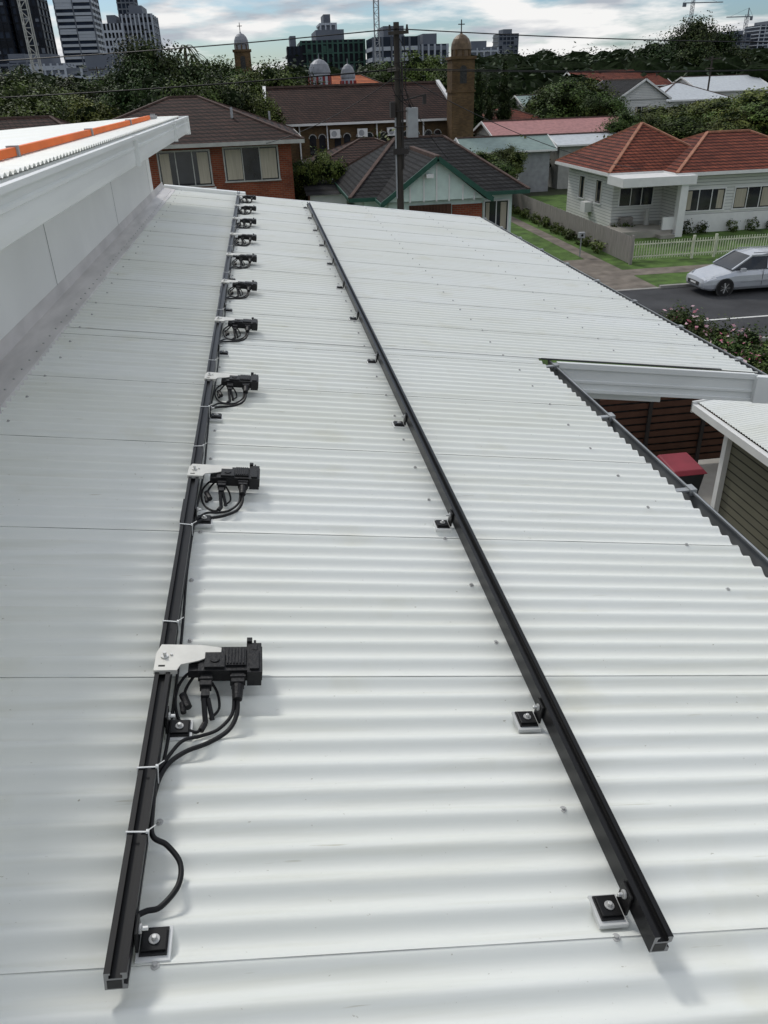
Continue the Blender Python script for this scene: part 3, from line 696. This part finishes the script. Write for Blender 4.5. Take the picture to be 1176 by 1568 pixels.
# --- power poles + wires
def pole(x,y,z,main=False):
    b=MB(); b.cyl((x,y,0),(x-.05,y,z),.15,.10,12,'pole')
    b.beam((x-1.1,y-.14,z-.35),(x+1.1,y-.14,z-.30),.1,.12,'pole') if not main else None
    b.beam((x-.2,y-1.0,z-1.4),(x-.2,y+1.0,z-1.4),.1,.12,'pole')
    for d in (-.3,.3) if main else (-1.0,-.5,.5,1.0): b.cyl((x+d,y-.14,z-.26),(x+d,y-.14,z-.08),.05,.03,8,'steel')
    if main:
        b.beam((x-.35,y-.14,z-.33),(x+.35,y-.14,z-.30),.08,.10,'pole')
        b.box(x+.25,x+.62,y-.35,y+.05,z-3.55,z-2.6,'greymetal'); b.box(x-.35,x-.2,y-.3,y,z-2.9,z-2.4,'steel'); b.beam((x,y-.1,z-2.4),(x+.95,y-.1,z-2.2),.05,.05,'steel'); b.beam((x+.9,y-.1,z-2.2),(x+.9,y-.1,z-2.5),.12,.12,'steel')
        for k in range(5): b.cyl((x-.25,y-.2,z-1.2-k*.5),(x+.25,y-.2,z-1.2-k*.5),.02,.02,6,'steel')
        b.cyl((x+.1,y-.13,z-4.6),(x+.1,y-.13,z-1.2),.035,.035,8,'steel')
        for d in (-.25,.0,.2): b.tube([(x+.4,y-.2,z-2.6),(x+d,y-.3,z-2.0),(x+d,y-.14,z-.4)],.014,6,'rubber')
        b.box(x-.28,x+.28,y-.22,y-.17,z-4.1,z-3.9,'steel'); b.cyl((x-.16,y-.1,z-5.6),(x-.16,y-.1,z-2.9),.03,.03,6,'greymetal')
    return b.build('power_pole')
pole(5.05,30.7,9.5,True); pole(-34,30.7,9.5); pole(46,30.7,9.5); pole(60,110,9.7); pole(30,150,10.5); pole(-20,120,11)
b=MB()
def wire(b,p,q,sag,r=.014):
    p=Vector(p);q=Vector(q); pts=[]
    for i in range(9):
        t=i/8; v=p.lerp(q,t); v.z-=sag*4*t*(1-t); pts.append(v)
    b.tube(pts,r,4,'rubber')
for dy in (-.9,.9):
    wire(b,(5,30.7+dy,8.1),(-34,30.7+dy,8.15),.5); wire(b,(5,30.7+dy,8.1),(46,30.7+dy,8.15),.5)
wire(b,(5,30.6,9.3),(-34,30.6,8.9),.5,.018); wire(b,(5,30.6,9.3),(46,30.6,8.7),.6,.018)
wire(b,(5,30.7,8.0),(8.5,38,4.6),.3); wire(b,(5,30.7,8.0),(20,42.6,3.3),.5); wire(b,(5,30.7,7.9),(0,40,5.4),.3); wire(b,(5,30.7,9.2),(30,150,10),1.2)
b.build('power_lines')
# --- car
def car(px,py,rot,name='parked_car'):
    b=MB(); b.T=Matrix.Translation((px,py,.012))@Matrix.Rotation(rot,4,'Z')
    st=[(0,.34,.50,.58),(.06,.26,.62,.72),(.35,.2,.74,.82),(.9,.2,.86,.855),(1.25,.2,.94,.865),(2.3,.2,.95,.87),(3.6,.2,.97,.865),(4.15,.24,.98,.83),(4.36,.3,.93,.77),(4.42,.38,.6,.72)]
    vs=[];fs=[]
    for x,zb,zt,w in st:
        hh=zt-zb
        half=[(0,zb),(w*.86,zb),(w*.97,zb+hh*.15),(w,zb+hh*.45),(w*.985,zb+hh*.72),(w*.93,zb+hh*.93),(w*.80,zt),(0,zt+.025)]
        ring=[(x,y,z) for y,z in half]+[(x,-y,z) for y,z in half[-2:0:-1]]
        vs+=ring
    n=14
    for j in range(len(st)-1):
        for i in range(n): fs.append((j*n+i,j*n+(i+1)%n,(j+1)*n+(i+1)%n,(j+1)*n+i))
    fs.append(tuple(range(n))); fs.append(tuple(range((len(st)-1)*n,len(st)*n)))
    b.raw(vs,fs,'silver')
    gs=[(1.10,.95,.74,.66),(1.90,1.40,.77,.60),(2.6,1.47,.78,.60),(3.55,1.44,.77,.59),(4.02,1.37,.75,.57),(4.36,.96,.72,.60)]
    for j in range(len(gs)-1):
        (xa,za,wa,ra),(xb_,zb_,wb,rb)=gs[j],gs[j+1]
        top='glass' if j in (0,4) else 'silver'
        b.poly([(xa,-ra,za),(xa,ra,za),(xb_,rb,zb_),(xb_,-rb,zb_)],top)
        for s in (-1,1): b.poly([(xa,s*wa,.94),(xb_,s*wb,.95),(xb_,s*rb,zb_-.01),(xa,s*ra,za-.01)],'glass')
    for s in (-1,1):
        for (xa,za,xb_,zb_,ya,yb) in ((1.12,.95,1.90,1.41,.71,.62),(2.55,.95,2.6,1.46,.79,.62),(3.45,.95,3.5,1.44,.78,.61),(4.32,.97,4.02,1.37,.70,.60)):
            b.beam((xa,s*ya,za),(xb_,s*yb,zb_),.06,.05,'silver')
        b.beam((1.90,s*.61,1.42),(4.02,s*.585,1.39),.06,.06,'silver'); b.beam((2.0,s*.56,1.51),(3.7,s*.55,1.49),.03,.03,'greymetal')
        for x in (.86,3.48):
            y0=s*.60; y1=s*.875
            b.cyl((x,y1-s*.01,.31),(x,y1+s*.002,.31),.37,.37,20,'gdark'); b.cyl((x,y0,.31),(x,y1+s*.012,.31),.315,.315,22,'tyre'); b.cyl((x,y1,.31),(x,y1+s*.02,.31),.19,.19,16,'gdark')
            for q in range(7):
                t=q*2*math.pi/7; b.beam((x,y1+s*.022,.31),(x+.2*math.cos(t),y1+s*.022,.31+.2*math.sin(t)),.045,.008,'alu')
        b.box(1.38,1.55,min(s*.86,s*1.0),max(s*.86,s*1.0),.92,1.03,'silver')
        b.box(1.5,3.9,min(s*.868,s*.878),max(s*.868,s*.878),.5,.54,'greymetal')
        b.box(2.35,2.36,min(s*.86,s*.876),max(s*.86,s*.876),.35,.92,'gdark'); b.box(3.3,3.31,min(s*.86,s*.872),max(s*.86,s*.872),.4,.92,'gdark')
        b.raw([(.10,s*.45,.60),(.14,s*.77,.58),(.48,s*.835,.68),(.42,s*.70,.785),(.16,s*.50,.70)],[(0,1,2,3,4)],'lamp')
        b.box(4.30,4.42,min(s*.55,s*.78),max(s*.55,s*.78),.7,.92,'redlamp')
    b.box(-.015,.03,-.42,.42,.36,.50,'gdark'); b.box(-.02,.0,-.2,.2,.40,.47,'trim')
    return b.build(name,None,False)
car(16.45,29.05,0)
car(34.5,38.3,.2)
car(50,85,.3)
# --- foliage
rng=np.random.default_rng(3)
def leafcloud(b,blobs,n,size,m,clumps=26,spread=.20,shell=.55):
    vol=np.array([q[3]*q[4]*q[5] for q in blobs])**(2/3); vol/=vol.sum()
    V=[];F=[]
    for q,w in zip(blobs,vol):
        c=np.array(q[:3]);r=np.array(q[3:]); k=max(6,int(clumps)); nn=int(n*w)
        if nn<1: continue
        d=rng.normal(size=(k,3)); d/=np.linalg.norm(d,axis=1)[:,None]; rad=shell+(1-shell)*rng.random(k)**.6
        cc=d*rad[:,None]
        idx=rng.integers(0,k,nn); cs=(.6+.8*rng.random(k))*spread
        p=cc[idx]+np.clip(rng.normal(size=(nn,3)),-1.5,1.5)*cs[idx][:,None]; p=c+p*r
        nrm=(p-c)/r+np.array([0,0,.5])+rng.normal(size=(nn,3))*.55; nrm/=np.linalg.norm(nrm,axis=1)[:,None]
        e=rng.normal(size=(nn,3)); a=np.cross(nrm,e); a/=np.linalg.norm(a,axis=1)[:,None]; bb=np.cross(nrm,a)
        s=size*(.6+.8*rng.random(nn))[:,None]; a=a*s; bb=bb*s*.6
        o=len(V)
        arr=np.stack([p-a*.5,p+bb*.5,p+a*.5,p-bb*.5],1).reshape(-1,3)
        V.extend(map(tuple,arr.tolist())); F.extend((o+4*i,o+4*i+1,o+4*i+2,o+4*i+3) for i in range(nn))
    b.raw(V,F,m)
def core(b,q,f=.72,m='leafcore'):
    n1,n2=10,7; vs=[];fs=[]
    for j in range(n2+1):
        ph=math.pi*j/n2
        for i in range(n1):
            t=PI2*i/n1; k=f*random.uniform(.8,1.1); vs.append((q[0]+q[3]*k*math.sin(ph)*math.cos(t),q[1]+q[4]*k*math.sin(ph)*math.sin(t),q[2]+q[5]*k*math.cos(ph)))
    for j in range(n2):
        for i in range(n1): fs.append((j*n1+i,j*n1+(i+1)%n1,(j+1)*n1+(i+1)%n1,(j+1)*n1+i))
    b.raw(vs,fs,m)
def treemesh(lm,n=9500,size=.21,seed=0):
    random.seed(seed); b=MB()
    b.cyl((0,0,0),(.1,0,3.2),.28,.18,8,'bark'); blobs=[]
    for i in range(11):
        t=i*2.4+random.random(); rr=random.uniform(.6,2.3) if i else 0; z=random.uniform(3.8,7.2) if i else 7.4
        r=random.uniform(1.0,1.7); x,y=rr*math.cos(t),rr*math.sin(t)
        b.cyl((.1,0,2.6+i*.08),(x*.85,y*.85,z-.3),.11,.04,6,'bark',False); blobs.append((x,y,z,r*1.15,r*1.15,r*.85))
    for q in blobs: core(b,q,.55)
    leafcloud(b,blobs,n,size,lm,34,.19)
    me=b.build('tmp'); d=me.data; bpy.data.objects.remove(me); return d
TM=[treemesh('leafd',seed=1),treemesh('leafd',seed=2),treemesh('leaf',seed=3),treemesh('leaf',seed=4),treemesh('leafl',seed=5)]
def tree(x,y,h,r,k,name='broadleaf_tree'):
    o=bpy.data.objects.new(name,TM[k%5]); S.collection.objects.link(o); o.location=(x,y,0); o.rotation_euler=(0,0,random.uniform(0,6.28)); o.scale=(r/3.4,r/3.4,h/8.7); return o
random.seed(11)
def g(px):
    u=(px-588)/1180; return (.989*u+.165)/(1.12-.146*u)
T=[(235,60,75,3.6,0),(262,78,78,3.5,1),(215,88,72,3,0),(300,92,85,4,2),(335,84,95,4.5,3),(365,98,88,3.5,3),(395,100,80,3.5,2),(420,92,78,3.6,2),(445,100,82,3.4,1),(350,120,70,3.6,4),(385,128,66,3,2),(440,125,76,3,4),(320,115,66,3.4,1),(285,112,64,3,3),(240,105,66,3.4,1),
 (15,120,60,3.6,2),(45,128,64,3.6,1),(85,126,85,4,3),(120,120,95,4.5,1),(150,116,100,4.5,2),(180,112,100,5,1),(195,130,76,3.6,2),(5,140,54,3,3),(65,140,70,3,4),(105,142,74,3.2,4),(160,140,82,3.2,3),(30,108,110,5,0),(130,150,66,2.6,4),
 (470,118,110,4,1),(600,92,120,5,2),(635,78,110,4.2,4),(665,84,112,4,4),(690,96,100,4,3),(580,104,130,5,1),(720,104,120,4,0),
 (862,118,84,4.0,2),(893,116,86,4.4,2),(835,128,92,3.5,3),(915,138,80,3,3),
 (1050,24,140,6,0),(1030,46,142,6,1),(1080,40,143,6,0),(1095,64,146,5.5,1),(1012,70,140,5,0),(1060,60,138,6,1),
 (960,168,66,2.6,2),(1010,160,76,4,2),(1045,160,74,4,4),(1075,155,72,3.6,4),(1110,148,70,4,4),(1140,142,66,4,2),(1165,134,64,4,4),(1176,150,58,3.6,4),(1125,165,58,3,4),(1050,172,60,2.8,2),(1005,176,60,2.4,2),
 (800,140,110,3.4,3),(820,100,180,6,2),(770,108,170,6,1),(945,90,200,7,1),(975,92,190,7,2),(1130,86,180,6,1),(1165,84,170,6,0),
 (740,232,56,2.2,2),(765,250,52,1.6,3)]
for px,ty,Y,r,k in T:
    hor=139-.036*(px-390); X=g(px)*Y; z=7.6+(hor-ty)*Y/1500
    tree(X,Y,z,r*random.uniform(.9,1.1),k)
tree(3.0,44,4.9,1.4,4); tree(2.4,48,4.2,1.6,2); tree(17.8,60,3.6,1.8,2); tree(37,37.5,2.2,1.2,2)
tree(14.3,57,3.4,1.6,1); tree(12.9,52,2.6,1.3,3); tree(33,57,5,3,2); tree(40,60,5.6,3.5,4)
def cypress(x,y,h,r):
    b=MB(); b.cyl((x,y,0),(x,y,h*.8),.15,.05,6,'bark'); bl=[]
    for i in range(8):
        t=i/7; rr=r*(math.sin(math.pi*min(1,(t*.9+.12)))**.6)*(1-.55*t); bl.append((x+random.uniform(-.08,.08),y,h*(.1+.83*t),rr,rr,h*.09))
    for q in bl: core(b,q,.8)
    leafcloud(b,bl,5000,.17,'leafd',20,.20); b.build('cypress_tree')
cypress(g(731)*85,85,9.9,1.1); cypress(g(770)*84,84,10.8,1.2); cypress(g(748)*88,88,8.2,.9)
def palm(x,y,h):
    b=MB(); b.cyl((x,y,0),(x+.2,y,h),.16,.11,8,'bark')
    for i in range(22):
        t=i*2.4; l=random.uniform(1.1,1.6); up=random.uniform(-.3,.9)
        P=[Vector((x+.2,y,h))+Vector((math.cos(t)*l*s,math.sin(t)*l*s,up*s*1.2-1.5*s*s)) for s in (0,.25,.5,.75,1)]
        for a,c in zip(P[:-1],P[1:]): b.beam(a,c,.10,.03,'leafd')
    b.build('palm_tree')
palm(g(291)*90,90,11.6); palm(g(300)*94,94,11.0); palm(g(40)*110,110,11)
b=MB(); blobs=[]
for i in range(420):
    Y=random.choice([130,160,200,250,320,400])*random.uniform(.9,1.15); X=Y*random.uniform(-.33,.72)
    top=7.6+Y*random.uniform(.008,.028)
    if X/Y>.24 and Y>180: top=7.6+Y*random.uniform(.018,.034)
    r=random.uniform(3.0,6)*(.7+Y/400)
    blobs.append((X,Y,top-r*.8,r*1.3,r,r*.8)); blobs.append((X+random.uniform(-3,3),Y+random.uniform(-3,3),top-r*1.7,r*1.6,r*1.2,r*.9))
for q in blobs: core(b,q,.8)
leafcloud(b,blobs,110000,.95,'leaffar',18,.20)
b.build('distant_trees')
b=MB(); blobs=[]
for i in range(150):
    Y=random.uniform(54,128); X=Y*random.uniform(-.3,.68); r=random.uniform(1.2,2.2)
    blobs.append((X,Y,r*.7+random.uniform(0,1.0),r*1.4,r*1.2,r))
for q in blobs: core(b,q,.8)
leafcloud(b,blobs,45000,.32,'leaf',16,.22); b.build('garden_foliage')
def rose(x,y,h,r):
    b=MB(); bl=[(x+random.uniform(-r,r)*.7,y+random.uniform(-r,r)*.7,h*random.uniform(.4,.8),r*.55,r*.55,h*.3) for _ in range(6)]
    for q in bl: b.cyl((x,y,0),q[:3],.03,.012,5,'bark',False); core(b,q,.5)
    leafcloud(b,bl,2600,.085,'leaf',22,.24); leafcloud(b,bl,110,.13,'petal',30,.15,.9); b.build('rose_bush')
for x,y,h,r in ((11.9,22.0,1.35,.55),(12.2,21.0,1.45,.75),(12.3,20.0,1.5,.85),(12.2,18.7,1.5,.95),(11.9,17.4,1.6,1.0),(11.5,16.2,1.6,1.0),(11.1,15.2,1.4,.9),(12.8,19.3,1.3,.7),(13.0,18.0,1.3,.8)): rose(x,y,h,r)
b=MB(); bl=[(x,42.9-1.6*(x>21.8),.3,.35,.3,.35) for x in (19.3,19.9,22.6,23.4,25.2,26.4,27.6)]
leafcloud(b,bl,2500,.10,'leaf',14,.25); b.build('garden_shrubs')
b=MB(); bl=[(16.1,y,.25,.25,.8,.3) for y in range(38,54,2)]
leafcloud(b,bl,3500,.12,'leaf',14,.25); b.build('fence_shrubs')
# ------------------------------------------------------------------ light
el=math.radians(46); az=math.atan2(-.40,.9)
sun=bpy.data.lights.new('sun','SUN'); sun.energy=1.5; sun.angle=math.radians(11); sun.color=(1,.965,.91)
so=bpy.data.objects.new('sun',sun); S.collection.objects.link(so)
dv=Vector((math.sin(az)*math.cos(el),math.cos(az)*math.cos(el),math.sin(el)))
so.rotation_euler=dv.to_track_quat('Z','Y').to_euler()
w=bpy.data.worlds.new('World'); S.world=w; w.use_nodes=True; nt=w.node_tree; nt.nodes.clear()
out=N(nt,'ShaderNodeOutputWorld'); sky=N(nt,'ShaderNodeTexSky',sky_type='NISHITA'); sky.sun_disc=False; sky.sun_elevation=el; sky.sun_rotation=az
tn=N(nt,'ShaderNodeVectorMath',operation='MULTIPLY'); tn.inputs[1].default_value=(.62,.80,1.0); L(nt,sky.outputs[0],tn.inputs[0])
bg1=N(nt,'ShaderNodeBackground'); bg1.inputs[1].default_value=.09; L(nt,tn.outputs[0],bg1.inputs[0])
tc=N(nt,'ShaderNodeTexCoord'); mp=N(nt,'ShaderNodeMapping'); mp.inputs['Scale'].default_value=(1,1,5.5); mp.inputs['Location'].default_value=(.3,.1,.2); L(nt,tc.outputs['Generated'],mp.inputs[0])
n1=N(nt,'ShaderNodeTexNoise'); n1.inputs['Scale'].default_value=5.5; n1.inputs['Detail'].default_value=9; n1.inputs['Roughness'].default_value=.55; L(nt,mp.outputs[0],n1.inputs['Vector'])
r1=N(nt,'ShaderNodeValToRGB'); r1.color_ramp.elements[0].position=.42; r1.color_ramp.elements[1].position=.53; L(nt,n1.outputs[0],r1.inputs[0])
n2=N(nt,'ShaderNodeTexNoise'); n2.inputs['Scale'].default_value=9; n2.inputs['Detail'].default_value=9; L(nt,mp.outputs[0],n2.inputs['Vector'])
r2=N(nt,'ShaderNodeValToRGB'); r2.color_ramp.elements[0].position=.38; r2.color_ramp.elements[1].position=.54
r2.color_ramp.elements[0].color=(.47,.51,.57,1); r2.color_ramp.elements[1].color=(.97,.965,.955,1); L(nt,n2.outputs[0],r2.inputs[0])
sx=N(nt,'ShaderNodeSeparateXYZ'); L(nt,tc.outputs['Generated'],sx.inputs[0])
mr=N(nt,'ShaderNodeMapRange'); mr.inputs[1].default_value=.1; mr.inputs[2].default_value=.8; mr.inputs[3].default_value=.95; mr.inputs[4].default_value=1.22; L(nt,sx.outputs[2],mr.inputs[0])
bg2=N(nt,'ShaderNodeBackground'); L(nt,mr.outputs[0],bg2.inputs[1]); L(nt,r2.outputs[0],bg2.inputs[0])
mx=N(nt,'ShaderNodeMixShader'); L(nt,r1.outputs[0],mx.inputs[0]); L(nt,bg1.outputs[0],mx.inputs[1]); L(nt,bg2.outputs[0],mx.inputs[2]); L(nt,mx.outputs[0],out.inputs[0])
S.view_settings.view_transform='Standard'; S.view_settings.look='None'; S.view_settings.exposure=0
